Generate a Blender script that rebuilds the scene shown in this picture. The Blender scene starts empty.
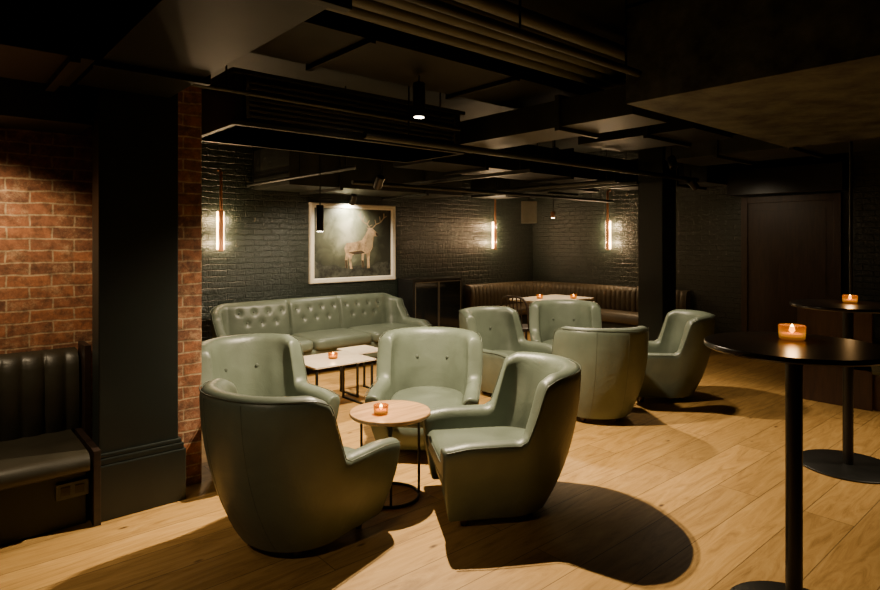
import bpy, bmesh, math, random
from mathutils import Vector, Matrix
random.seed(4)
S=math.sin(math.radians(49)); K=math.cos(math.radians(49))
H=1.52; F=600.0; HZ=240.0
def C(x,Y): return (x*S+Y*K, -x*K+Y*S)
def PX(px,Y): return C((px-440)/F*Y, Y)
scn=bpy.context.scene
col=scn.collection
# ------------------------------------------------------------------ materials
def newmat(name):
    m=bpy.data.materials.new(name); m.use_nodes=True
    nt=m.node_tree; b=nt.nodes['Principled BSDF']
    return m,nt,b
def N(nt,t,**kw):
    n=nt.nodes.new(t)
    for k,v in kw.items():
        if k in n.inputs: n.inputs[k].default_value=v
        else: setattr(n,k,v)
    return n
def ramp(nt,fac,stops):
    r=nt.nodes.new('ShaderNodeValToRGB')
    e=r.color_ramp.elements
    while len(e)<len(stops): e.new(0.5)
    for i,(p,c) in enumerate(stops):
        e[i].position=p; e[i].color=(*c,1)
    nt.links.new(fac,r.inputs[0]); return r.outputs[0]
def bump(nt,b,h,strength,dist):
    bn=nt.nodes.new('ShaderNodeBump'); bn.inputs['Strength'].default_value=strength; bn.inputs['Distance'].default_value=dist
    nt.links.new(h,bn.inputs['Height']); nt.links.new(bn.outputs[0],b.inputs['Normal'])
def simple(name,c,rough=.5,metal=0,var=.25,scale=8,bmp=0.0,spec=.5,detail=5.0):
    m,nt,b=newmat(name)
    tc=N(nt,'ShaderNodeTexCoord'); no=N(nt,'ShaderNodeTexNoise',Scale=scale,Detail=detail,Roughness=.65)
    nt.links.new(tc.outputs['Object'],no.inputs['Vector'])
    lo=tuple(x*(1-var) for x in c); hi=tuple(min(1,x*(1+var)) for x in c)
    nt.links.new(ramp(nt,no.outputs[0],[(.35,lo),(.65,hi)]),b.inputs['Base Color'])
    b.inputs['Roughness'].default_value=rough; b.inputs['Metallic'].default_value=metal
    b.inputs['Specular IOR Level'].default_value=spec
    if bmp: bump(nt,b,no.outputs[0],bmp,.01)
    return m
def leather(name,c,rough=.4):
    m,nt,b=newmat(name)
    tc=N(nt,'ShaderNodeTexCoord')
    n1=N(nt,'ShaderNodeTexNoise',Scale=3.5,Detail=6.0,Distortion=.6)
    n2=N(nt,'ShaderNodeTexNoise',Scale=160.0,Detail=3.0)
    n3=N(nt,'ShaderNodeTexNoise',Scale=5.0,Detail=5.0,Distortion=1.0)
    for q in (n1,n2,n3): nt.links.new(tc.outputs['Object'],q.inputs['Vector'])
    nt.links.new(ramp(nt,n1.outputs[0],[(.3,tuple(x*.78 for x in c)),(.72,tuple(min(1,x*1.18) for x in c))]),b.inputs['Base Color'])
    a=N(nt,'ShaderNodeMath',operation='MULTIPLY'); a.inputs[1].default_value=.08; nt.links.new(n2.outputs[0],a.inputs[0])
    s=N(nt,'ShaderNodeMath',operation='ADD'); nt.links.new(a.outputs[0],s.inputs[0]); nt.links.new(n3.outputs[0],s.inputs[1])
    bump(nt,b,s.outputs[0],.38,.014)
    rr=N(nt,'ShaderNodeMapRange'); rr.inputs['To Min'].default_value=rough-.04; rr.inputs['To Max'].default_value=rough+.08
    nt.links.new(n1.outputs[0],rr.inputs[0]); nt.links.new(rr.outputs[0],b.inputs['Roughness'])
    return m
def brickmat(name,c1,c2,mortar,rough,bs,extra=None,bd=.015,joint=1.0,wob=.035):
    m,nt,b=newmat(name)
    g=N(nt,'ShaderNodeNewGeometry'); sp=N(nt,'ShaderNodeSeparateXYZ'); nt.links.new(g.outputs['Position'],sp.inputs[0])
    xy=N(nt,'ShaderNodeMath',operation='ADD'); nt.links.new(sp.outputs['X'],xy.inputs[0]); nt.links.new(sp.outputs['Y'],xy.inputs[1])
    cb=N(nt,'ShaderNodeCombineXYZ'); nt.links.new(xy.outputs[0],cb.inputs[0]); nt.links.new(sp.outputs['Z'],cb.inputs[1])
    nz=N(nt,'ShaderNodeTexNoise',Scale=7.0,Detail=5.0); nt.links.new(g.outputs['Position'],nz.inputs['Vector'])
    vm=N(nt,'ShaderNodeVectorMath',operation='SCALE'); vm.inputs['Scale'].default_value=wob; nt.links.new(nz.outputs['Color'],vm.inputs[0])
    va=N(nt,'ShaderNodeVectorMath',operation='ADD'); nt.links.new(cb.outputs[0],va.inputs[0]); nt.links.new(vm.outputs[0],va.inputs[1])
    br=N(nt,'ShaderNodeTexBrick'); br.inputs['Scale'].default_value=1; br.inputs['Brick Width'].default_value=.225; br.inputs['Row Height'].default_value=.070
    br.inputs['Mortar Size'].default_value=.007; br.inputs['Mortar Smooth'].default_value=.7
    br.inputs['Color1'].default_value=(*c1,1); br.inputs['Color2'].default_value=(*c2,1); br.inputs['Mortar'].default_value=(*mortar,1)
    nt.links.new(va.outputs[0],br.inputs['Vector'])
    n2=N(nt,'ShaderNodeTexNoise',Scale=18.0,Detail=8.0,Roughness=.7); nt.links.new(g.outputs['Position'],n2.inputs['Vector'])
    colr=br.outputs['Color']
    if extra:
        mx=N(nt,'ShaderNodeMix',data_type='RGBA'); nt.links.new(colr,mx.inputs['A']); mx.inputs['B'].default_value=(*extra,1)
        n3=N(nt,'ShaderNodeTexNoise',Scale=8.5,Detail=12.0,Roughness=.9); nt.links.new(g.outputs['Position'],n3.inputs['Vector'])
        nt.links.new(ramp(nt,n3.outputs[0],[(.51,(0,0,0)),(.62,(.8,.8,.8))]),mx.inputs['Factor'])
        colr=mx.outputs['Result']
        mx2=N(nt,'ShaderNodeMix',data_type='RGBA',blend_type='MULTIPLY'); mx2.inputs['Factor'].default_value=.75
        nt.links.new(colr,mx2.inputs['A']); nt.links.new(ramp(nt,n2.outputs[0],[(.38,(.3,.27,.25)),(.6,(1.15,1.1,1.05))]),mx2.inputs['B'])
        colr=mx2.outputs['Result']
    nt.links.new(colr,b.inputs['Base Color']); b.inputs['Roughness'].default_value=rough
    inv=N(nt,'ShaderNodeMath',operation='MULTIPLY'); inv.inputs[1].default_value=-joint; nt.links.new(br.outputs['Fac'],inv.inputs[0])
    ml=N(nt,'ShaderNodeMath',operation='MULTIPLY'); ml.inputs[1].default_value=1.3; nt.links.new(n2.outputs[0],ml.inputs[0])
    ad=N(nt,'ShaderNodeMath',operation='ADD'); nt.links.new(inv.outputs[0],ad.inputs[0]); nt.links.new(ml.outputs[0],ad.inputs[1])
    bump(nt,b,ad.outputs[0],bs,bd)
    return m
def floormat():
    m,nt,b=newmat('oak_planks')
    g=N(nt,'ShaderNodeNewGeometry')
    br=N(nt,'ShaderNodeTexBrick'); br.inputs['Scale'].default_value=1; br.inputs['Brick Width'].default_value=2.3; br.inputs['Row Height'].default_value=.24
    br.inputs['Mortar Size'].default_value=.0026; br.inputs['Mortar Smooth'].default_value=.2; br.offset=.37; br.offset_frequency=2
    br.inputs['Color1'].default_value=(.52,.52,.52,1); br.inputs['Color2'].default_value=(.74,.74,.74,1); br.inputs['Mortar'].default_value=(.14,.14,.14,1)
    nt.links.new(g.outputs['Position'],br.inputs['Vector'])
    mp=N(nt,'ShaderNodeMapping'); mp.inputs['Scale'].default_value=(1.0,7,1); nt.links.new(g.outputs['Position'],mp.inputs[0])
    ad=N(nt,'ShaderNodeVectorMath',operation='ADD'); sc=N(nt,'ShaderNodeVectorMath',operation='SCALE'); sc.inputs['Scale'].default_value=30
    nt.links.new(br.outputs['Color'],sc.inputs[0]); nt.links.new(mp.outputs[0],ad.inputs[0]); nt.links.new(sc.outputs[0],ad.inputs[1])
    gr=N(nt,'ShaderNodeTexNoise',Scale=1.6,Detail=10.0,Roughness=.7,Distortion=2.2); nt.links.new(ad.outputs[0],gr.inputs['Vector'])
    c=ramp(nt,gr.outputs[0],[(.30,(.27,.148,.040)),(.5,(.45,.258,.076)),(.72,(.56,.345,.118))])
    mx=N(nt,'ShaderNodeMix',data_type='RGBA',blend_type='MULTIPLY'); mx.inputs['Factor'].default_value=.8
    nt.links.new(c,mx.inputs['A'])
    mul=N(nt,'ShaderNodeVectorMath',operation='SCALE'); mul.inputs['Scale'].default_value=1.5; nt.links.new(br.outputs['Color'],mul.inputs[0]); nt.links.new(mul.outputs[0],mx.inputs['B'])
    mk_=N(nt,'ShaderNodeMapping'); mk_.inputs['Scale'].default_value=(1.3,2.8,1); nt.links.new(g.outputs['Position'],mk_.inputs[0])
    vo=N(nt,'ShaderNodeTexVoronoi',Scale=2.0); nt.links.new(mk_.outputs[0],vo.inputs['Vector'])
    mx2=N(nt,'ShaderNodeMix',data_type='RGBA'); mx2.inputs['B'].default_value=(.05,.02,.007,1)
    nt.links.new(ramp(nt,vo.outputs['Distance'],[(.03,(.95,.95,.95)),(.09,(0,0,0))]),mx2.inputs['Factor']); nt.links.new(mx.outputs['Result'],mx2.inputs['A'])
    nt.links.new(mx2.outputs['Result'],b.inputs['Base Color'])
    b.inputs['Roughness'].default_value=.48; b.inputs['Specular IOR Level'].default_value=.35
    inv=N(nt,'ShaderNodeMath',operation='MULTIPLY'); inv.inputs[1].default_value=-1.5; nt.links.new(br.outputs['Fac'],inv.inputs[0])
    a2=N(nt,'ShaderNodeMath',operation='ADD'); nt.links.new(inv.outputs[0],a2.inputs[0]); nt.links.new(gr.outputs[0],a2.inputs[1])
    bump(nt,b,a2.outputs[0],.35,.004)
    return m
def woodmat(name,c,rough=.4,stretch=(2,20,20)):
    m,nt,b=newmat(name)
    tc=N(nt,'ShaderNodeTexCoord'); mp=N(nt,'ShaderNodeMapping'); mp.inputs['Scale'].default_value=stretch
    no=N(nt,'ShaderNodeTexNoise',Scale=1.5,Detail=7.0,Distortion=1.0)
    nt.links.new(tc.outputs['Object'],mp.inputs[0]); nt.links.new(mp.outputs[0],no.inputs['Vector'])
    nt.links.new(ramp(nt,no.outputs[0],[(.3,tuple(x*.55 for x in c)),(.7,tuple(min(1,x*1.2) for x in c))]),b.inputs['Base Color'])
    b.inputs['Roughness'].default_value=rough
    return m
def emis(name,c,st):
    m,nt,b=newmat(name)
    b.inputs['Base Color'].default_value=(*c,1); b.inputs['Emission Color'].default_value=(*c,1)
    tc=N(nt,'ShaderNodeTexCoord'); no=N(nt,'ShaderNodeTexNoise',Scale=30.0); nt.links.new(tc.outputs['Object'],no.inputs['Vector'])
    mr=N(nt,'ShaderNodeMapRange'); mr.inputs['To Min'].default_value=st*.8; mr.inputs['To Max'].default_value=st*1.2
    nt.links.new(no.outputs[0],mr.inputs[0]); nt.links.new(mr.outputs[0],b.inputs['Emission Strength'])
    return m
M_green=leather('sage_green_leather',(.098,.122,.092),.40)
M_greend=leather('sage_green_leather_piping',(.070,.086,.066),.43)
M_olive=leather('dark_olive_leather',(.026,.023,.014),.42)
M_tan=leather('brown_olive_leather',(.085,.064,.038),.48)
M_floor=floormat()
M_bA=brickmat('black_painted_brick',(.014,.021,.017),(.016,.024,.019),(.013,.020,.016),.30,1.0,bd=.013,joint=.4,wob=.045)
M_red=brickmat('exposed_red_brick',(.30,.115,.046),(.16,.066,.034),(.38,.27,.16),.85,.5,extra=(.42,.27,.15),wob=.028,bd=.006,joint=.3)
M_black=simple('black_painted_plaster',(.009,.011,.008),.6,var=.3,scale=3)
M_pill=simple('dark_green_painted_plaster',(.007,.011,.009),.45,var=.2,scale=3,bmp=.15)
M_duct=simple('dark_painted_duct_metal',(.016,.018,.013),.5,var=.5,scale=2.5,bmp=.1)
M_ductd=simple('black_painted_duct_metal',(.007,.008,.006),.5,var=.5,scale=2.5,bmp=.1,spec=.2)
M_soff=simple('stained_soffit_board',(.050,.054,.044),.65,var=.75,scale=5,bmp=.8,detail=9.0)
M_metal=simple('black_powder_coated_metal',(.012,.012,.011),.38,var=.2,metal=.3)
M_grl=simple('dark_grille_slats',(.052,.054,.040),.45,var=.1)
M_blacktop=simple('black_table_top',(.018,.014,.010),.28,var=.3)
M_steel=simple('brushed_metal_edge',(.20,.19,.17),.4,metal=.8,var=.1)
M_gls=simple('dark_glass_pane',(.012,.014,.014),.08,var=.1)
M_oak=woodmat('light_oak_table',(.50,.28,.12),.35)
M_dark=woodmat('dark_stained_wood',(.022,.012,.008),.45)
M_red_w=woodmat('red_brown_wood_panel',(.060,.026,.013),.4,(20,20,2))
M_door=woodmat('dark_brown_door_wood',(.042,.022,.013),.5,(20,20,2))
M_marble=simple('pale_stone_top',(.66,.56,.43),.25,var=.10,scale=4)
M_frame=simple('cream_painted_frame',(.78,.72,.60),.5,var=.05)
M_copper=simple('aged_copper',(.42,.19,.09),.42,metal=.45)
M_sc=emis('sconce_lamp_glow',(1.0,.64,.30),18)
M_spot=emis('spot_lens_glow',(1.0,.86,.62),30)
m,nt,b=newmat('amber_candle_glass_glow'); M_jar=m
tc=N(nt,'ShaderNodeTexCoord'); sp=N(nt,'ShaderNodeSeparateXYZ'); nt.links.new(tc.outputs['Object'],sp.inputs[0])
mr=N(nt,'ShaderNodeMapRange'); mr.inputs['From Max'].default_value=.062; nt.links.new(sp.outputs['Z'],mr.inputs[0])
cc=ramp(nt,mr.outputs[0],[(.05,(.16,.05,.002)),(.35,(.62,.28,.012)),(.6,(.42,.15,.006)),(1.0,(.10,.03,.002))])  # emission graded by height stands in for flame light in the glass
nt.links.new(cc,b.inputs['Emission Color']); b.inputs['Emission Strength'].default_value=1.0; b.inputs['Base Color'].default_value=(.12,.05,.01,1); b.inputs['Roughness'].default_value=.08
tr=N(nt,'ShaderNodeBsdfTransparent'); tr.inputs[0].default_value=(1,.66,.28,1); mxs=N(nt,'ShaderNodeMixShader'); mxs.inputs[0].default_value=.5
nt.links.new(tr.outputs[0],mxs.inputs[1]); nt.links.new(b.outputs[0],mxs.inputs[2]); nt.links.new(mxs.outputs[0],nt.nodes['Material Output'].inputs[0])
M_flame=emis('candle_flame',(1.0,.66,.22),22)
M_wax=emis('candle_wax_glow',(.85,.45,.08),.7)
M_grille=simple('speaker_grey',(.26,.27,.25),.6,var=.1)
# ------------------------------------------------------------------ mesh helpers
def mk(name,verts,faces,mat,parent=None,smooth=True,loc=(0,0,0),mats=None,fm=None,angle=None):
    me=bpy.data.meshes.new(name); me.from_pydata([tuple(v) for v in verts],[],faces); me.update()
    for mm in (mats or [mat]): me.materials.append(mm)
    if fm:
        for p,i in zip(me.polygons,fm): p.material_index=i
    bm=bmesh.new(); bm.from_mesh(me); bmesh.ops.recalc_face_normals(bm,faces=bm.faces); bm.to_mesh(me); bm.free()
    if smooth:
        for p in me.polygons: p.use_smooth=True
        try: me.set_sharp_from_angle(angle=math.radians(angle or 50))
        except Exception: pass
    o=bpy.data.objects.new(name,me); col.objects.link(o); o.location=loc
    if parent: o.parent=parent
    return o
def top(name,label,cat,loc=(0,0,0),rz=0,group=None):
    e=bpy.data.objects.new(name,None); e.empty_display_size=.1; col.objects.link(e)
    e.location=loc; e.rotation_euler=(0,0,rz); tag(e,label,cat,group); return e
def tag(o,label,cat,group=None):
    o["label"]=label; o["category"]=cat
    if group: o["group"]=group
    return o
def st(o): o["kind"]="structure"; return o
def boxes(name,bl,mat,parent=None,bev=0.0,loc=(0,0,0)):
    bm=bmesh.new()
    for (x0,x1,y0,y1,z0,z1) in bl:
        vs=[bm.verts.new((x,y,z)) for x in (x0,x1) for y in (y0,y1) for z in (z0,z1)]
        for f in ((0,1,3,2),(4,6,7,5),(0,4,5,1),(2,3,7,6),(0,2,6,4),(1,5,7,3)): bm.faces.new([vs[i] for i in f])
    if bev: bmesh.ops.bevel(bm,geom=bm.edges[:],offset=bev,segments=2,affect='EDGES',profile=.6)
    bmesh.ops.recalc_face_normals(bm,faces=bm.faces)
    me=bpy.data.meshes.new(name); bm.to_mesh(me); bm.free(); me.materials.append(mat)
    o=bpy.data.objects.new(name,me); col.objects.link(o); o.location=loc
    if parent: o.parent=parent
    return o
def lathe(name,prof,mat,parent=None,seg=40,loc=(0,0,0),angle=40,cap=True):
    v=[];f=[]
    for r,z in prof:
        for i in range(seg):
            a=2*math.pi*i/seg; v.append((r*math.cos(a),r*math.sin(a),z))
    for j in range(len(prof)-1):
        for i in range(seg):
            k=(i+1)%seg; f.append((j*seg+i,j*seg+k,(j+1)*seg+k,(j+1)*seg+i))
    f.append(tuple(range(seg))); n=len(prof)-1
    if cap: f.append(tuple(n*seg+i for i in range(seg)))
    return mk(name,v,f,mat,parent,True,loc,angle=angle)
def tube(name,pts,r,mat,parent=None,seg=10,closed=False,loc=(0,0,0),radii=None):
    pts=[Vector(p) for p in pts]; n=len(pts); v=[];f=[]; prev=None
    for i,p in enumerate(pts):
        if closed: t=pts[(i+1)%n]-pts[i-1]
        else: t=pts[min(i+1,n-1)]-pts[max(i-1,0)]
        t.normalize()
        if prev is None:
            ref=Vector((0,0,1)) if abs(t.z)<.9 else Vector((1,0,0)); a=t.cross(ref).normalized()
        else:
            a=(prev-t*prev.dot(t)); a.normalize()
        prev=a; b=t.cross(a); rr=radii[i] if radii else r
        for k in range(seg):
            q=2*math.pi*k/seg; v.append(p+a*rr*math.cos(q)+b*rr*math.sin(q))
    m=n if closed else n-1
    for i in range(m):
        j=(i+1)%n
        for k in range(seg):
            l=(k+1)%seg; f.append((i*seg+k,i*seg+l,j*seg+l,j*seg+k))
    if not closed: f.append(tuple(range(seg))); f.append(tuple((n-1)*seg+k for k in range(seg)))
    return mk(name,v,f,mat,parent,True,loc,angle=60)
def lerp(a,b,t): return a+(b-a)*t
def ss(a,b,x):
    t=max(0,min(1,(x-a)/(b-a))); return t*t*(3-2*t)
def interp(tab,z):
    if z<=tab[0][0]: return tab[0][1]
    for (a,x),(b,y) in zip(tab,tab[1:]):
        if z<=b:
            return lerp(x,y,(z-a)/(b-a))
    return tab[-1][1]
def sinterp(tab,z,w=.06):
    return sum(interp(tab,z+d*w) for d in (-1,-.5,0,.5,1))/5
def cushion(name,outline,rings,mat,parent,dome=0):
    cx=sum(p[0] for p in outline)/len(outline); cy=sum(p[1] for p in outline)/len(outline)
    n=len(outline); v=[];f=[]
    for s,z in rings:
        for (x,y) in outline: v.append((cx+(x-cx)*s,cy+(y-cy)*s,z))
    for j in range(len(rings)-1):
        for i in range(n):
            k=(i+1)%n; f.append((j*n+i,j*n+k,(j+1)*n+k,(j+1)*n+i))
    b=len(v); v.append((cx,cy,rings[0][1])); v.append((cx,cy,rings[-1][1]))
    L=(len(rings)-1)*n
    for i in range(n):
        k=(i+1)%n; f.append((i,k,b)); f.append((L+i,L+k,b+1))
    return mk(name,v,f,mat,parent,True,angle=75)
class Shell:
    def __init__(s,hw,r,xb,xf,th,top,z0,zin,par):
        s.hw,s.r,s.xb,s.xf,s.th,s.top,s.z0,s.zin=hw,r,xb,xf,th,top,z0,zin
        s.par=par
    def plan(s,p,z,d):
        k,t=p; hw=s.hw(z)-d; r=max(.01,s.r(z)-d); xb=s.xb(z)+d; xf=s.xf(z)
        if k=='s': return (lerp(xf,xb+r,t),hw)
        if k=='S': return (lerp(xb+r,xf,t),-hw)
        if k=='a':
            a=math.pi/2*t; return (xb+r-r*math.sin(a),hw-r+r*math.cos(a))
        if k=='A':
            a=math.pi/2*(1-t); return (xb+r-r*math.sin(a),-(hw-r+r*math.cos(a)))
        return (xb,lerp(hw-r,-(hw-r),t))
    def build(s,name,mat,parent,no=12,ni=12,nt=8,puff=None,sq=1.0):
        v=[];f=[];cnt=None
        for p in s.par:
            T=s.top(p); rt=s.th/2; row=[]
            for i in range(no): z=lerp(s.z0,T-rt,i/(no-1)); row.append((z,0.0,0))
            for i in range(1,nt): 
                a=math.pi*i/nt; ca,sa=math.cos(a),math.sin(a)
                row.append((T-rt+rt*abs(sa)**sq,s.th/2-s.th/2*math.copysign(abs(ca)**sq,ca),0))
            for i in range(ni): z=lerp(T-rt,s.zin,i/(ni-1)); row.append((z,s.th,1))
            cnt=len(row)
            for z,d,inn in row:
                if puff and (inn or d>s.th*.5): d+=puff(s,p,z,T)*(1 if inn else (d/s.th*2-1))
                x,y=s.plan(p,z,d); v.append((x,y,z))
        n=len(s.par)
        for i in range(n-1):
            for j in range(cnt-1): f.append((i*cnt+j,i*cnt+j+1,(i+1)*cnt+j+1,(i+1)*cnt+j))
            f.append((i*cnt+cnt-1,i*cnt,(i+1)*cnt,(i+1)*cnt+cnt-1))
        for e in (0,n-1):
            ring=list(range(e*cnt,(e+1)*cnt)); P=[Vector(v[q]) for q in ring]; c=sum(P,Vector())/len(P)
            prev=ring
            for sc,dx in ((.94,.010),(.8,.016),(.5,.018)):
                b=len(v)
                for q in P: v.append(Vector((q.x+dx,c.y+(q.y-c.y)*sc,c.z+(q.z-c.z)*(1-(1-sc)*.25))))
                new=list(range(b,b+cnt))
                for j in range(cnt):
                    k=(j+1)%cnt; f.append((prev[j],prev[k],new[k],new[j]))
                prev=new
            f.append(tuple(prev))
        return mk(name,v,f,mat,parent,True,angle=80)
    def line(s,zoff,d):
        out=[]
        for p in s.par:
            z=s.top(p)+zoff; x,y=s.plan(p,z,d); out.append((x,y,z))
        return out
def mkpar(sv,av,bv):
    p=[('s',t) for t in sv]+[('a',t) for t in av]+[('b',t) for t in bv]
    p+=[('A',1-t) for t in reversed(av) if t>0]+[('A',1.0)]
    p+=[('S',1-t) for t in reversed(sv)]
    return p
def dup(root,loc,rz,label=None,sc=None):
    r=root.copy(); col.objects.link(r); r.location=loc; r.rotation_euler=(0,0,rz)
    if sc: r.scale=(sc,sc,sc)
    if label: r["label"]=label
    def rec(src,dst):
        for c in list(src.children):
            if c==dst: continue
            k=c.copy(); k.parent=dst; col.objects.link(k); rec(c,k)
    rec(root,r)
    return r
# ------------------------------------------------------------------ room
U0,U1,V0,V1,CZ=-3.5,8.29,-3.0,7.01,2.95
st(boxes('floor',[(U0,U1,V0,V1,-.1,0)],M_floor))
st(boxes('ceiling',[(U0,U1,V0,V1,CZ,CZ+.1)],M_black))
st(boxes('wall_north',[(U0,U1+.2,V1,V1+.2,0,CZ)],M_bA))
st(boxes('wall_east',[(U1,U1+.2,V0,V1,0,CZ)],M_bA))
st(boxes('wall_south',[(U0,U1,V0-.2,V0,0,CZ)],M_black))
st(boxes('wall_west',[(U0-.2,U0,V0,V1,0,CZ)],M_black))
st(boxes('wall_partition',[(U0,1.34,4.22,4.6,0,CZ),(.90,1.34,3.82,4.22,0,CZ)],M_red))
pil=top('pillar','dark green painted pillar with stepped plinth against exposed brick','pillar',(1.0,3.86,0))
boxes('shaft',[(-.265,.15,-.2,-.04,0.0,CZ)],M_pill,pil,.006)
boxes('plinth',[(-.268,.185,-.23,-.04,0,.30),(-.267,.175,-.222,-.04,.30,.335),(-.266,.165,-.214,-.04,.335,.36)],M_pill,pil,.006)
pil2=top('pillar','slim black painted square pillar behind the green armchairs','pillar',(*PX(657,7.3),0))
boxes('shaft',[(-.16,.16,-.16,.16,0,CZ-.0)],M_pill,pil2,.008)
# ------------------------------------------------------------------ overhead
def duct(name,label,x0,x1,y0,y1,z0,z1,axis,step=1.1,mat=None,cat='duct'):
    bl=[(x0,x1,y0,y1,z0,z1)]
    a0,a1=(x0,x1) if axis=='x' else (y0,y1)
    t=a0+step*.5
    while t<a1:
        if axis=='x': bl.append((t-.02,t+.02,y0-.03,y1+.03,z0-.03,z1+.03))
        else: bl.append((x0-.03,x1+.03,t-.02,t+.02,z0-.03,z1+.03))
        t+=step
    o=boxes(name,bl,mat or M_duct,None,.003); tag(o,label,cat); return o
duct('ceiling_beam','dark painted boxed beam above the exposed brick wall',U0+.02,.73,3.80,4.21,2.16,CZ,'x',9)
duct('ventilation_duct','dark painted duct box crossing towards the green pillar',.62,1.08,-1.5,3.6,2.33,2.70,'y',1.3,M_ductd)
duct('ventilation_duct','dark painted duct box running in front of the brick wall',-2.5,.58,2.95,3.55,2.30,2.62,'x',1.2,M_ductd)
duct('ventilation_duct','dark painted high duct running beside the lower one',-.6,.30,-1.5,2.85,2.60,2.88,'y',1.1)
d=top('ventilation_unit','long dark ceiling ventilation unit with slatted front grille','ventilation unit',(1.52,3.73,2.25))
boxes('body',[(0,1.95,0,.75,0,.36),(-.03,1.98,-.03,.78,0,.03),(-.03,1.98,-.03,.78,.33,.36)],M_duct,d,.004)
boxes('grille',[(.08,1.85,-.028,.0,.06+i*.036,.06+i*.036+.014) for i in range(7)]+[(.06,.08,-.03,0,.05,.31),(1.85,1.87,-.03,0,.05,.31)],M_grl,d)
duct('ventilation_duct','long dark flat duct running under the ceiling',1.3,7.4,2.78,3.45,2.64,2.90,'x',1.2,M_ductd)
duct('ventilation_duct','dark flat duct suspended behind the ventilation unit',3.6,7.9,4.25,4.85,2.25,2.55,'x',1.4,M_ductd)
duct('ventilation_duct','dark duct box dropped above the framed stag picture',3.07,5.65,6.05,6.98,2.13,2.6,'x',1.3)
duct('ventilation_duct','dark cross duct running to the painted brick wall',6.7,7.3,4.95,6.95,2.2,2.6,'y',.8)
duct('ventilation_duct','dark duct along the wall beside the brown door',7.5,8.25,3.5,4.15,2.25,2.6,'y',.8)
duct('ventilation_duct','short dark cross duct between the larger ducts',3.55,4.0,2.15,4.15,2.35,2.55,'y',1.2)
duct('ventilation_duct','small dark offset duct hung beyond the cylinder downlight',4.6,5.3,2.25,3.35,2.40,2.56,'y',.8,M_ductd)
duct('ventilation_duct','small dark duct hung beside the low soffit board',6.1,6.9,1.0,3.3,2.38,2.56,'y',.7)
duct('door_housing','dark boxy shutter housing mounted above the brown door',7.98,8.28,2.16,3.46,2.10,2.42,'y',9,M_metal,'housing')
o=duct('ceiling_soffit','large low stained soffit board box hung from the ceiling',3.26,5.9,-2.5,2.02,2.35,2.93,'y',20,M_soff,'soffit')
for i in range(5):
    p=tube('ceiling_pipe',[(-1.5,2.10+i*.125,2.70),(7.9,2.10+i*.125,2.70)],.042,M_grl,None,14)
    tag(p,'dark painted straight pipe running under the ceiling','pipe','parallel ceiling pipes')
for i,(a,b,r,hs) in enumerate([((2.4,3.58,2.27),(7.4,3.58,2.27),.028,(.08,.38,.93)),((3.4,5.3,2.12),(8.2,5.3,2.12),.022,(.08,.45,.93)),((5.78,3.7,2.17),(5.78,6.9,2.17),.025,(.04,.5,.93)),((3.0,4.6,2.18),(3.0,7.0,2.18),.018,(.08,.45,.93)),((1.3,1.9,2.5),(3.2,1.9,2.5),.022,(.08,.45,.93)),((1.2,3.62,2.44),(3.4,3.66,2.44),.016,(.1,.9))]):
    g=top('conduit_pipe','thin dark conduit pipe hung from the ceiling on rods','pipe',(0,0,0),group='thin conduits')
    tube('pipe',[a,b],r,M_duct,g,10)
    for q in hs:
        c=Vector(a).lerp(Vector(b),q); tube('hanger_rod',[c,(c.x,c.y,CZ)],.006,M_metal,g,6)
for u in (4.42,6.3):
    g=top('support_channel','dark steel support channel hung below the ceiling ducts','bracket',(0,0,0),group='steel duct supports')
    boxes('channel',[(u-.025,u+.025,3.75,5.9,2.165,2.20)],M_duct,g)
    for v_ in (3.9,5.75): tube('hanger_rod',[(u,v_,2.18),(u,v_,CZ)],.006,M_metal,g,6)
# ------------------------------------------------------------------ armchair
HWT=[(0,.25),(.12,.312),(.3,.370),(.47,.398),(.62,.405),(.82,.405)]
sv=[i/12 for i in range(12)]
av=sorted(set([0.0,.015,.03,.045,.06,.075,.09,.105,.12,.14,.16,.18,.20,.23,.26]+[.26+.74*i/20 for i in range(20)]))
ch=Shell(hw=lambda z:sinterp(HWT,z), r=lambda z:sinterp(HWT,z)*.94,
         xb=lambda z:sinterp([(0,-.225),(.12,-.30),(.3,-.375),(.47,-.42),(.65,-.45),(.82,-.458)],z),
         xf=lambda z:sinterp([(0,.32),(.12,.348),(.3,.372),(.47,.378),(.85,.378)],z),
         th=.11,top=None,z0=.055,zin=.2,par=mkpar(sv,av,[0,.33,.67,1]))
def chtop(p):
    k,t=p
    if k in 'aA': u=(1-t) if k=='a' else t
    elif k in 'sS': u=1+.67*((1-t) if k=='s' else t)
    else: u=0
    h=.820-.015*u*u-.04*ss(.70,.94,u)
    return lerp(h,.480,ss(.86,1.03,u))-.018*ss(1.45,1.70,u)
ch.top=chtop
def chpuff(s,p,z,T):
    k,t=p
    if k in 'aA':
        u=(1-t) if k=='a' else t
        return .03*(1-ss(.5,.8,u))*math.sin(math.pi*max(0,min(1,(z-.3)/.5)))
    if k=='b': return .03*math.sin(math.pi*max(0,min(1,(z-.3)/.5)))
    return 0
AG='sage green leather tub armchairs'
arm=top('armchair','','armchair',group=AG)
ch.build('backrest_shell',M_green,arm,puff=chpuff,no=16,nt=10,sq=.85)
def inner_outline(z,d,fx):
    pts=[]
    for p in ch.par:
        x,y=ch.plan(p,z,d); pts.append((min(x,fx),y))
    return pts
out=inner_outline(.2,.08,.345)
cushion('seat_base',out,[(.88,.065),(.96,.12),(1,.24),(.97,.25)],M_green,arm)
out=inner_outline(.4,.114,.385)
cushion('seat_cushion',out,[(.92,.235),(.985,.243),(1.0,.262),(1.0,.325),(.985,.348),(.94,.366),(.8,.378),(.5,.386)],M_green,arm)
tube('piping',[(x,y,z) for x,y,z in ch.line(-.014,.003)],.003,M_greend,arm,6)
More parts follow.
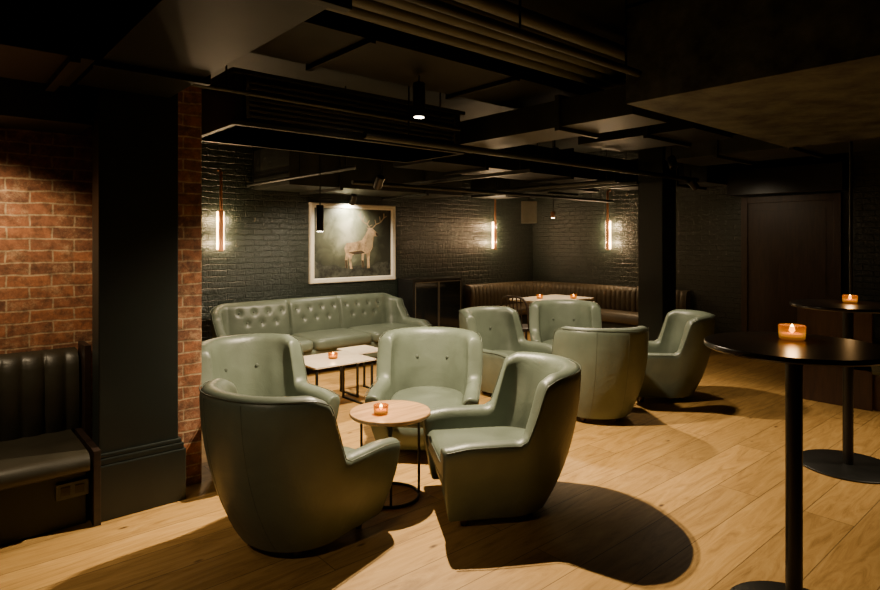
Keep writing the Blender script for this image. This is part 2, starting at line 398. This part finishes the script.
for zz in (.335,.258):
    pp=inner_outline(.4,.110,.388); tube('cushion_piping',[(x,y,zz) for x,y in pp],.0035,M_greend,arm,6,closed=True)
def sx_at(z,yy):
    r=ch.r(z); q=abs(yy)-(ch.hw(z)-r)
    return ch.xb(z)+(r-math.sqrt(max(.001,r*r-q*q)) if q>0 else 0)
for yy in (-.13,.13):
    tube('seam',[(sx_at(z,yy),yy,z) for z in [.07+.72*i/14 for i in range(15)]],.0018,M_greend,arm,6)
for yy in (-.12,.12):
    b=lathe('button',[(.004,-.004),(.015,0),(.013,.006),(.004,.010)],M_greend,arm,14)
    zz=.60; r_=ch.r(zz)-.137; q_=abs(yy)-(ch.hw(zz)-ch.r(zz))
    b.location=(ch.xb(zz)+.11+.027+(r_-math.sqrt(r_**2-q_**2)),yy,zz); b.rotation_euler=(0,math.pi/2,0)
for fx,fy in ((.25,.21),(.25,-.21),(-.13,.15),(-.13,-.15)):
    lathe('foot',[(.018,0),(.025,.03),(.030,.08)],M_red_w,arm,14,loc=(fx,fy,0))
def face(a,b):
    q=C(a,b); return math.atan2(q[1],q[0])
chairs=[((-.745,3.08),(.55,.84),'sage green leather armchair seen from behind at the round table'),
 ((-1.23,4.12),(.70,-.72),'sage green leather armchair turned inwards beside the coffee table'),
 ((-.09,4.44),(-.10,-1),'sage green leather armchair facing out behind the round table'),
 ((.34,3.45),(-1,-.17),'sage green leather armchair in profile beside the round table'),
 ((.64,5.98),(.70,-.72),'sage green leather armchair of the farther group turned inwards'),
 ((1.40,6.68),(-.12,-1),'sage green leather armchair facing out in the farther group'),
 ((1.34,5.16),(-.05,1),'sage green leather armchair of the farther group seen from behind'),
 ((2.17,5.84),(-1,.10),'sage green leather armchair in profile before the slim pillar')]
arm.location=(*C(*chairs[0][0]),0); arm.rotation_euler=(0,0,face(*chairs[0][1])); arm["label"]=chairs[0][2]
for (p,fd,lb) in chairs[1:]:
    dup(arm,(*C(*p),0),face(*fd),lb)
# ------------------------------------------------------------------ candle
candle=top('tealight_candle','lit tealight in an amber glass holder on the round oak table','candle',group='lit tealight holders')
lathe('glass_holder',[(.036,0),(.042,.004),(.045,.050),(.042,.052),(.039,.012),(.02,.010)],M_jar,candle,24)
lathe('wax',[(.02,.011),(.034,.012),(.034,.022),(.02,.023)],M_wax,candle,20)
lathe('flame',[(.003,.024),(.010,.032),(.009,.042),(.001,.056)],M_flame,candle,12)
def plight(loc,pw,c,r=.02,name='candle_light'):
    l=bpy.data.lights.new(name,'POINT'); l.energy=pw; l.color=c; l.shadow_soft_size=r
    o=bpy.data.objects.new(name,l); col.objects.link(o); o.location=loc; return o
def put_candle(loc,label,first=False,sc=1.0):
    if first: candle.location=loc
    else: dup(candle,loc,0,label,sc)
    plight((loc[0],loc[1],loc[2]+.085),1.2,(1,.55,.2))
# ------------------------------------------------------------------ round side table
tx,ty=C(-.295,3.56)
t=top('round_side_table','low round light oak table with black wire frame and ring base','table',(tx,ty,0))
lathe('table_top',[(.20,.482),(.232,.484),(.240,.492),(.240,.502),(.236,.507),(.01,.508)],M_oak,t,64)
for k in range(4):
    a=math.radians(45+90*k+10)
    tube('leg',[(.17*math.cos(a),.17*math.sin(a),.01),(.17*math.cos(a),.17*math.sin(a),.482)],.008,M_metal,t,10)
tube('base_ring',[(.17*math.cos(q*math.pi/24),.17*math.sin(q*math.pi/24),.009) for q in range(48)],.009,M_metal,t,8,closed=True)
tube('top_ring',[(.17*math.cos(q*math.pi/24),.17*math.sin(q*math.pi/24),.474) for q in range(48)],.008,M_metal,t,8,closed=True)
cx,cy=PX(381,3.5)
put_candle((cx,cy,.508),'',True)
# ------------------------------------------------------------------ bar tables
def bartable(px,Y,r,rb,h,label):
    x,y=PX(px,Y)
    t=top('bar_table',label,'table',(x,y,0),group='tall black pedestal bar tables')
    lathe('table_top',[(r-.03,h-.025),(r-.006,h-.023),(r,h-.017),(r,h-.005),(r-.004,h),(.01,h+.0005)],M_blacktop,t,80)
    lathe('pole',[(.031,.012),(.031,h-.025)],M_metal,t,28)
    lathe('base_plate',[(rb-.015,0),(rb,.003),(rb,.010),(rb-.007,.014),(.06,.016),(.045,.02)],M_metal,t,64)
    return t
bartable(794,2.41,.332,.25,1.102,'tall round black bar table with single pole and tealight')
bartable(848,4.03,.34,.30,1.09,'tall round black bar table with flat disc base')
a=PX(792,2.52); put_candle((a[0],a[1],1.1025),'lit tealight in an amber glass holder on a tall bar table',sc=1.15)
a=PX(850,4.1); put_candle((a[0],a[1],1.0905),'lit tealight in an amber glass holder on second bar table')
# ------------------------------------------------------------------ sofa
sf=Shell(hw=lambda z:interp([(0,1.22),(.3,1.26),(.5,1.30),(.85,1.30)],z), r=lambda z:.22,
         xb=lambda z:interp([(0,-.36),(.4,-.42),(.85,-.50)],z), xf=lambda z:interp([(0,.34),(.5,.40)],z),
         th=.11,top=None,z0=.10,zin=.25,par=mkpar([i/40 for i in range(40)],[i/20 for i in range(20)],[i/180 for i in range(181)]))
def sftop(p):
    k,t=p
    if k in 'aA':
        u=(1-t) if k=='a' else t
        return lerp(.80,.73,ss(.0,1.0,u))
    if k in 'sS':
        u=(1-t) if k=='s' else t
        return lerp(.73,.49,ss(-.1,.24,u))-.05*ss(.75,1,u)
    y=lerp(1,-1,t); return .80+.008*(1-abs(y)**2)
sf.top=sftop
BT=[]
for pn in (-1,0,1):
    for i in range(4): BT.append((pn*.70+(-.255+.17*i),.69))
    for i in range(3): BT.append((pn*.70+(-.17+.17*i),.57))
def sfpuff(s,p,z,T):
    k,t=p
    if k!='b': return 0
    hw=s.hw(z)-s.r(z); y=lerp(hw,-hw,t)
    e=.045*math.sin(math.pi*max(0,min(1,(z-.3)/.56)))**.5*(1-abs(2*t-1)**8)
    for by,bz in BT:
        dd=math.hypot(y-by,z-bz); e-=.026*math.exp(-(dd/.030)**2)
    for c in (-.35,.35): e-=.03*math.exp(-((y-c)/.013)**2)
    return e
sx,sy=3.70,6.28
sofa=top('sofa','long sage green leather sofa with button tufted back against brick','sofa',(sx,sy,0),-math.pi/2)
sf.build('backrest_shell',M_green,sofa,no=8,ni=28,nt=8,puff=sfpuff)
boxes('seat_base',[(-.28,.34,-1.14,1.14,.11,.30)],M_green,sofa,.02)
for i in (-1,0,1):
    w=.388
    ol=[]
    for q in range(40):
        a=2*math.pi*q/40; cxx=abs(math.cos(a))**.25*math.copysign(1,math.cos(a)); cyy=abs(math.sin(a))**.25*math.copysign(1,math.sin(a))
        ol.append((.06+.345*cxx,i*.78+w*cyy))
    cushion('seat_cushion',ol,[(.96,.30),(.99,.31),(1,.335),(1,.375),(.99,.395),(.95,.408),(.8,.418),(.4,.422)],M_green,sofa)
tube('piping',sf.line(-.014,.001),.003,M_green,sofa,6)
for by,bz in BT:
    b=lathe('button',[(.004,-.004),(.011,0),(.010,.005),(.004,.008)],M_greend,sofa,12)
    b.location=(sf.xb(bz)+.11+.020,by,bz); b.rotation_euler=(0,math.pi/2,0)
for fx,fy in ((.28,1.1),(.28,-1.1),(-.2,1.0),(-.2,-1.0),(.28,0)):
    lathe('foot',[(.018,0),(.03,.12)],M_dark,sofa,14,loc=(fx,fy,0))
# ------------------------------------------------------------------ coffee tables
def coffee(px,Y,L,W,hh,label,rz=0):
    x,y=PX(px,Y); t=top('coffee_table',label,'coffee table',(x,y,0),rz,group='low stone topped tables')
    boxes('table_top',[(-L/2,L/2,-W/2,W/2,hh-.016,hh)],M_marble,t,.004)
    r=.009
    for sx_ in (-1,1):
        X=sx_*(L/2-.03)
        boxes('leg_frame',[(X-r,X+r,-W/2+.02,-W/2+.02+2*r,0,hh-.016),(X-r,X+r,W/2-.02-2*r,W/2-.02,0,hh-.016),(X-r,X+r,-W/2+.02,W/2-.02,hh-.036,hh-.016),(X-r,X+r,-W/2+.03,W/2-.03,0,.018)],M_metal,t)
    return t
coffee(331,5.42,.62,.54,.45,'low pale stone topped table with thin black frame and tealight')
coffee(361,6.0,.34,.36,.43,'small pale stone topped side table with thin black frame')
a=PX(333,5.42); put_candle((a[0],a[1],.45),'lit tealight in an amber glass holder on the coffee table')
# ------------------------------------------------------------------ picture
PU0,PU1,PZ0,PZ1=3.83,5.20,.95,2.01
pic=top('framed_picture','cream framed picture of a stag on rocks under misty sky','picture',((PU0+PU1)/2,V1-.004,PZ0))
W=PU1-PU0; Hh=PZ1-PZ0; fw=.065
def fr_mesh():
    v=[];f=[]
    def ring(i,y): return [(-W/2+i,y,i),(W/2-i,y,i),(W/2-i,y,Hh-i),(-W/2+i,y,Hh-i)]
    for i,y in ((0,0),(0,-.045),(.012,-.055),(fw-.015,-.05),(fw,-.03),(fw,0)): v+=ring(i,y)
    for j in range(5):
        for k in range(4): l=(k+1)%4; f.append((j*4+k,j*4+l,(j+1)*4+l,(j+1)*4+k))
    return v,f
v,f=fr_mesh(); mk('frame',v,f,M_frame,pic,False)
m,nt,b=newmat('misty_sky_print'); M_sky=m
tc=N(nt,'ShaderNodeTexCoord'); sp=N(nt,'ShaderNodeVectorMath',operation='DISTANCE'); sp.inputs[1].default_value=(-.10,-.02,.66)
nz=N(nt,'ShaderNodeTexNoise',Scale=5.0,Detail=7.0,Distortion=.5); nt.links.new(tc.outputs['Object'],nz.inputs['Vector'])
nt.links.new(tc.outputs['Object'],sp.inputs[0])
m1=N(nt,'ShaderNodeMath',operation='MULTIPLY'); m1.inputs[1].default_value=.5; nt.links.new(nz.outputs[0],m1.inputs[0])
m2=N(nt,'ShaderNodeMath',operation='ADD'); nt.links.new(sp.outputs['Value'],m2.inputs[0]); nt.links.new(m1.outputs[0],m2.inputs[1])
nt.links.new(ramp(nt,m2.outputs[0],[(.3,(.62,.62,.46)),(.46,(.30,.32,.22)),(.62,(.11,.12,.08)),(.85,(.025,.028,.02))]),b.inputs['Base Color']); b.inputs['Roughness'].default_value=.5
M_fur=simple('stag_fur_print',(.45,.31,.18),.6,var=.6,scale=9)
M_furd=simple('stag_antler_print',(.40,.30,.18),.6,var=.3)
M_rock=simple('rock_print',(.045,.048,.038),.6,var=.8,scale=9)
M_shd=simple('stag_dark_fur_print',(.06,.04,.022),.6,var=.5,scale=12)
iw,ih=W-2*fw,Hh-2*fw
pv=[];pf=[];pm=[]
def addpoly(pts,y,mi):
    b=len(pv)
    for (x,z) in pts: pv.append((-iw/2+x*iw,y,fw+z*ih))
    pf.append(tuple(range(b,b+len(pts)))); pm.append(mi)
addpoly([(0,0),(1,0),(1,1),(0,1)],-.018,0)
addpoly([(0,0),(1,0),(1,.24),(.9,.2),(.82,.21),(.72,.14),(.6,.17),(.45,.16),(.36,.13),(.25,.19),(.12,.17),(0,.25)],-.019,3)
addpoly([(.40,.50),(.50,.51),(.60,.54),(.65,.63),(.68,.70),(.655,.735),(.70,.72),(.735,.725),(.77,.69),(.825,.63),(.815,.60),(.76,.60),(.75,.52),(.745,.43),(.71,.36),(.70,.25),(.705,.12),(.672,.12),(.668,.25),(.655,.34),(.63,.33),(.622,.24),(.632,.13),(.60,.13),(.597,.24),(.595,.34),(.50,.33),(.475,.32),(.458,.24),(.475,.12),(.445,.12),(.43,.23),(.425,.30),(.408,.24),(.418,.13),(.388,.13),(.378,.25),(.39,.34),(.372,.42)],-.0205,1)
addpoly([(.66,.60),(.70,.66),(.75,.60),(.745,.45),(.71,.38),(.66,.44)],-.021,2)
addpoly([(.42,.36),(.50,.33),(.595,.34),(.64,.35),(.60,.385),(.50,.375)],-.021,4)
addpoly([(.785,.665),(.825,.63),(.815,.60),(.79,.61)],-.021,4)
addpoly([(.598,.24),(.62,.24),(.63,.13),(.602,.13)],-.021,4); addpoly([(.38,.25),(.405,.25),(.415,.13),(.39,.13)],-.021,4)
def rib(pts,w):
    for (a,b_) in zip(pts,pts[1:]):
        dx,dz=b_[0]-a[0],b_[1]-a[1]; l=math.hypot(dx,dz); nx,nzz=-dz/l*w,dx/l*w
        addpoly([(a[0]+nx,a[1]+nzz),(a[0]-nx,a[1]-nzz),(b_[0]-nx*.7,b_[1]-nzz*.7),(b_[0]+nx*.7,b_[1]+nzz*.7)],-.0212,2)
rib([(.705,.72),(.67,.78),(.61,.82),(.575,.89),(.58,.96)],.009); rib([(.67,.78),(.70,.84)],.007); rib([(.61,.82),(.635,.90)],.007); rib([(.575,.89),(.54,.93)],.007); rib([(.69,.745),(.74,.77)],.006)
rib([(.74,.72),(.79,.78),(.85,.81),(.90,.88),(.90,.95)],.009); rib([(.79,.78),(.775,.85)],.007); rib([(.85,.81),(.84,.90)],.007); rib([(.90,.88),(.94,.91)],.007)
mk('picture_print',pv,pf,None,pic,False,mats=[M_sky,M_fur,M_furd,M_rock,M_shd],fm=pm)
# ------------------------------------------------------------------ sconces
def sconce(loc,rz):
    t=top('wall_sconce','slim aged copper bar sconce glowing on the black brick wall','wall lamp',loc,rz,group='copper bar wall sconces')
    boxes('shade',[(-.028,.028,-.085,-.070,0,.48)],M_copper,t,.003)
    tube('mounting_pipe',[(0,-.078,.48),(0,-.078,.92),(0,-.03,.95),(0,0,.95)],.016,M_copper,t,10)
    boxes('lamp_strip',[(-.042,.042,-.066,-.045,.02,.46)],M_sc,t,.004)
    boxes('wall_bracket',[(-.015,.015,-.045,0,.2,.28)],M_metal,t)
    return t
sconce((PX(219,7.02)[0],V1,1.39),0)
x=PX(493,10.02); sconce((x[0],V1,1.36),0)
x=PX(609,9.5); sconce((U1,x[1],1.36),-math.pi/2)
# ------------------------------------------------------------------ banquettes
def sweep(name,path,prof,mat,parent,cw=.12,amp=.02):
    v=[];f=[];n=len(prof)
    for (x,y,nx,ny,s) in path:
        m_=abs(math.sin(math.pi*s/cw))**.55
        for off,z,w in prof:
            o_=off+w*amp*(m_-1); v.append((x+nx*o_,y+ny*o_,z))
    for i in range(len(path)-1):
        for j in range(n):
            k=(j+1)%n; f.append((i*n+j,i*n+k,(i+1)*n+k,(i+1)*n+j))
    f.append(tuple(range(n))); f.append(tuple((len(path)-1)*n+j for j in range(n)))
    return mk(name,v,f,mat,parent,True,angle=75)
def straight(p0,p1,nrm,step=.01,s0=0):
    L=math.dist(p0,p1); k=max(2,int(L/step)); return [(lerp(p0[0],p1[0],i/k),lerp(p0[1],p1[1],i/k),nrm[0],nrm[1],s0+L*i/k) for i in range(k+1)],s0+L
BV=4.215
bq=top('banquette','dark olive leather banquette with channelled back under exposed brick','banquette',(0,0,0))
path,_=straight((-2.6,BV),(.72,BV),(0,-1))
sweep('backrest',path,[(0,.40,0),(.11,.40,1),(.13,.5,1),(.13,.65,1),(.12,.78,1),(.10,.83,1),(.07,.86,.6),(0,.87,0)],M_olive,bq,.105,.02)
ps,_=straight((-2.6,BV),(.68,BV),(0,-1),.2)
sweep('seat',ps,[(.0,.31,0),(.61,.30,0),(.635,.315,0),(.64,.355,0),(.62,.385,0),(.58,.395,0),(.36,.40,0),(.12,.40,0),(0,.40,0)],M_olive,bq)
boxes('base',[(-2.6,.68,3.68,BV-.005,0,.31)],M_black,bq,.004)
boxes('end_panel',[(.70,.735,3.60,3.818,0,.40),(.70,.735,3.80,BV,0,.40),(.735,.77,4.02,BV,.0,.90)],M_dark,bq,.003)
sk=top('power_socket','small black double power socket set in the banquette base','socket',(PX(66,3.2)[0]+.02,3.672,.16))
boxes('face_plate',[(-.075,.075,-.012,0,0,.085)],M_grl,sk,.003)
for q in (-.032,.032): boxes('outlet',[(q-.022,q+.022,-.016,-.01,.02,.065)],M_blacktop,sk,.002)
R=.5; cu=U1-.01; cv=V1-.01
path,s=straight((6.62,cv),(cu-R,cv),(0,-1),.008)
arc=[]
for i in range(1,70):
    a=math.pi/2*i/70; arc.append((cu-R+R*math.sin(a),cv-R+R*math.cos(a),-math.sin(a),-math.cos(a),s+R*a))
p2,_=straight((cu,cv-R),(cu,4.1),(-1,0),.008,s+R*math.pi/2)
path=path+arc+p2
cb=top('corner_banquette','brown olive leather corner banquette with channelled back','banquette',(0,0,0))
sweep('backrest',path,[(0,.40,0),(.13,.40,1),(.15,.5,1),(.15,.62,1),(.14,.72,1),(.11,.79,.8),(0,.80,0)],M_tan,cb,.085,.018)
sweep('seat',path[::8]+[path[-1]],[(.0,.30,0),(.47,.29,0),(.49,.31,0),(.49,.38,0),(.47,.42,0),(.42,.44,0),(.0,.44,0)],M_tan,cb)
sweep('base',path[::8]+[path[-1]],[(.0,0,0),(.44,0,0),(.44,.295,0),(0,.295,0)],M_black,cb)
x,y=C(1.50,8.05); dt=top('dining_table','pale rectangular dining table with black pedestals by the banquette','table',(x,y,0))
boxes('table_top',[(-.50,.50,-.33,.33,.715,.74)],M_marble,dt,.006)
for xx in (-.28,.28):
    lathe('pedestal',[(.17,0),(.17,.012),(.03,.02),(.025,.70),(.12,.714)],M_metal,dt,24,loc=(xx,0,0))
a=C(1.33,8.0); put_candle((a[0],a[1],.74),'lit tealight in an amber glass holder on the dining table')
a=C(1.78,8.0); put_candle((a[0],a[1],.74),'lit tealight in an amber glass holder on the dining table')
x,y=C(1.0,7.35); dc=top('dining_chair','dark wooden spindle back chair drawn up to the dining table','chair',(x,y,0),face(.6,.8))
lathe('seat',[(.17,.43),(.20,.44),(.20,.46),(.18,.468),(.02,.462)],M_dark,dc,32)
for sx_,sy_ in ((.13,.13),(.13,-.13),(-.13,.13),(-.13,-.13)):
    tube('leg',[(sx_,sy_,.44),(sx_*1.4,sy_*1.4,0)],.015,M_dark,dc,10)
rail=[(-.17-.06*math.cos(math.pi*(i/16-.5)),.19*math.sin(math.pi*(i/16-.5)),.84-.32*(abs(i/8-1))**4) for i in range(17)]
tube('back_hoop',[(-.12,-.17,.46)]+rail+[(-.12,.17,.46)],.014,M_dark,dc,10)
for k in (-.10,-.05,0,.05,.10):
    tube('spindle',[(-.15,k*.9,.46),(-.225+abs(k)*.15,k,.83)],.007,M_dark,dc,8)
cab=top('drinks_cabinet','low black cabinet with glass doors and thin metal edging','cabinet',(5.25,6.62,0))
boxes('carcass',[(0,.95,0,.36,.93,.96),(0,.03,0,.36,0,.93),(.92,.95,0,.36,0,.93),(0,.95,.34,.36,0,.93),(.03,.92,0,.34,.06,.09),(.465,.485,.02,.34,.09,.93)],M_metal,cab,.003)
for z in (.38,.66): boxes('shelf',[(.03,.92,.05,.34,z,z+.015)],M_grl,cab)
for x0,x1 in ((.032,.472),(.478,.918)):
    boxes('door',[(x0,x1,-.004,.004,.10,.92)],M_gls,cab)
    boxes('door_frame',[(x0,x0+.014,-.012,-.004,.10,.92),(x1-.014,x1,-.012,-.004,.10,.92),(x0,x1,-.012,-.004,.10,.114),(x0,x1,-.012,-.004,.906,.92)],M_steel,cab)
x,y=PX(529,9.3)
spk=top('wall_speaker','small grey box speaker hung from a bracket near the ceiling','speaker',(x,y,1.78),math.radians(-49))
boxes('cabinet',[(-.12,.12,-.1,.1,0,.34)],M_grille,spk,.012)
boxes('grille',[(-.10,.10,-.108,-.1,.02,.32)],M_grille,spk,.004)
tube('bracket',[(0,0,.34),(0,0,1.16)],.012,M_metal,spk,8)
# ------------------------------------------------------------------ lights fixtures
def spotlight(loc,pw,size,c,r=.03,blend=.5,target=None):
    l=bpy.data.lights.new('spot_light','SPOT'); l.energy=pw; l.color=c; l.spot_size=math.radians(size); l.spot_blend=blend; l.shadow_soft_size=r
    o=bpy.data.objects.new('spot_light',l); col.objects.link(o); o.location=loc
    if target:
        dv=Vector(target)-Vector(loc); o.rotation_euler=dv.to_track_quat('-Z','Y').to_euler()
    return o
def pendant(px,Y,z0,z1,r,label,ztop=CZ,mat=None):
    x,y=PX(px,Y); t=top('pendant_spotlight',label,'ceiling light',(x,y,z0),group='hanging cylinder downlights')
    h=z1-z0
    lathe('housing',[(r*.8,.0),(r*.97,.0),(r,.003),(r,h-.006),(r*.9,h),(.01,h+.002)],mat or M_metal,t,28)
    lathe('lens',[(r*.78,-.004),(r*.80,-.001)],M_spot,t,24)
    tube('suspension_rod',[(0,0,h),(0,0,ztop-z0)],.006,M_metal,t,8)
    return x,y
W1=(1,.79,.52)
x,y=pendant(419,4.05,2.35,2.58,.042,'black cylinder downlight hanging lit over the round table',2.63)
spotlight((x,y,2.33),740,132,W1,.018,.8,(x,y,0))
x,y=pendant(320,5.5,1.60,1.84,.034,'black cylinder pendant hanging over the stone coffee table')
spotlight((x,y,1.58),95,115,W1,.03,.6,(x,y,0))
x,y=pendant(553,8.1,1.82,1.90,.03,'small copper pendant hanging over the dining table',CZ,M_copper)
spotlight((x,y,1.80),100,104,W1,.03,.6,(x,y,0))
def fixed(loc,target,pw,size,label,c=W1,blend=.6,r=.03):
    t=top('ceiling_spotlight',label,'ceiling light',loc,group='adjustable black ceiling spotlights')
    dv=(Vector(target)-Vector(loc)).normalized()
    q=dv.to_track_quat('-Z','Y').to_euler()
    h=lathe('housing',[(.034,.0),(.034,-.09),(.042,-.09),(.044,-.08),(.044,.04),(.03,.05)],M_metal,t,24); h.rotation_euler=q
    l=lathe('lens',[(.031,-.006),(.031,-.011)],M_blacktop,t,20); l.rotation_euler=q
    up=-dv*.03
    tube('arm',[tuple(up),(up.x,up.y,up.z+.05),(up.x,up.y,up.z+.12)],.009,M_metal,t,8)
    spotlight(tuple(Vector(loc)+dv*.10),pw,size,c,r,blend,target)
g=C(1.38,5.95); fixed((g[0],g[1]+.30,2.42),(g[0],g[1]+.05,0),320,98,'black ceiling spotlight over the farther armchair group',r=.02)
g=PX(672,6.3); fixed((g[0],g[1],2.35),(*C(2.6,5.0),0),45,80,'black angled spotlight beside the slim pillar')
fixed((3.5,4.95,2.12),(3.7,6.3,.5),290,100,'black spotlight angled onto the tufted sofa')
fixed((5.3,.3,2.26),(5.3,.3,0),120,84,'black spotlight under the low soffit')
fixed((.1,3.58,2.10),(.1,4.22,.9),60,125,'black spotlight washing the exposed brick wall',(1,.76,.46))
fixed((4.38,6.80,2.08),(4.38,6.99,1.7),42,155,'small picture light over the framed stag',(1,.86,.64))
fixed((6.9,3.4,2.2),(8.2,3.0,1.0),10,100,'black spotlight angled towards the brown door')
g=C(-1.6,.7); fixed((g[0],g[1],2.42),(*C(-.85,2.9),.45),52,46,'added unseen fill light behind the front armchair')  # out-of-view fill lamp added to brighten the front armchair's back
SG=8.0
for (px,Y) in ((219,7.02),(493,10.02)):
    x=PX(px,Y)
    for dx in (-.08,.08):
        for dz in (-.13,.13): plight((x[0]+dx,V1-.08,1.61+dz),SG,(1,.68,.36),.02,'sconce_glow')
x=PX(609,9.5)
for dx in (-.08,.08):
    for dz in (-.13,.13): plight((U1-.08,x[1]+dx,1.60+dz),SG,(1,.68,.36),.02,'sconce_glow')
# ------------------------------------------------------------------ door + booth
st(boxes('door_1',[(U1-.05,U1-.005,2.32,3.30,0,2.0),(U1-.054,U1-.05,2.40,3.22,.2,1.9)],M_door,None,.002))
st(boxes('trim_1',[(U1-.07,U1-.002,3.30,3.38,0,2.08),(U1-.07,U1-.002,2.24,2.32,0,2.08),(U1-.07,U1-.002,2.32,3.30,2.0,2.08)],M_door,None,.004))
bo=top('booth_bench','green leather booth bench with brown wooden end panel','bench',(6.38,1.50,0))
boxes('end_panel',[(0,.05,0,.60,0,.90)],M_red_w,bo,.006)
boxes('backrest',[(.05,1.30,.44,.58,.40,.86)],M_green,bo,.03)
boxes('seat',[(.0,1.30,-.14,.44,.32,.46)],M_green,bo,.03)
boxes('base',[(.05,1.30,-.08,.56,0,.32)],M_red_w,bo)
x,y=PX(851,5.0)
p=tube('support_pole',[(x,y,0),(x,y,2.34)],.013,M_metal,None,12); tag(p,'thin black metal pole between floor and soffit','pole')
# ------------------------------------------------------------------ world, camera
w=bpy.data.worlds.new('world'); scn.world=w; w.use_nodes=True
w.node_tree.nodes['Background'].inputs[0].default_value=(.5,.55,.45,1); w.node_tree.nodes['Background'].inputs[1].default_value=.005
cd=bpy.data.cameras.new('camera'); co=bpy.data.objects.new('camera',cd); col.objects.link(co)
cd.lens=F/880*36; cd.sensor_width=36; cd.shift_y=-(295-HZ)/880
co.location=(0,0,H); co.rotation_euler=(math.pi/2,0,-math.radians(41)); scn.camera=co
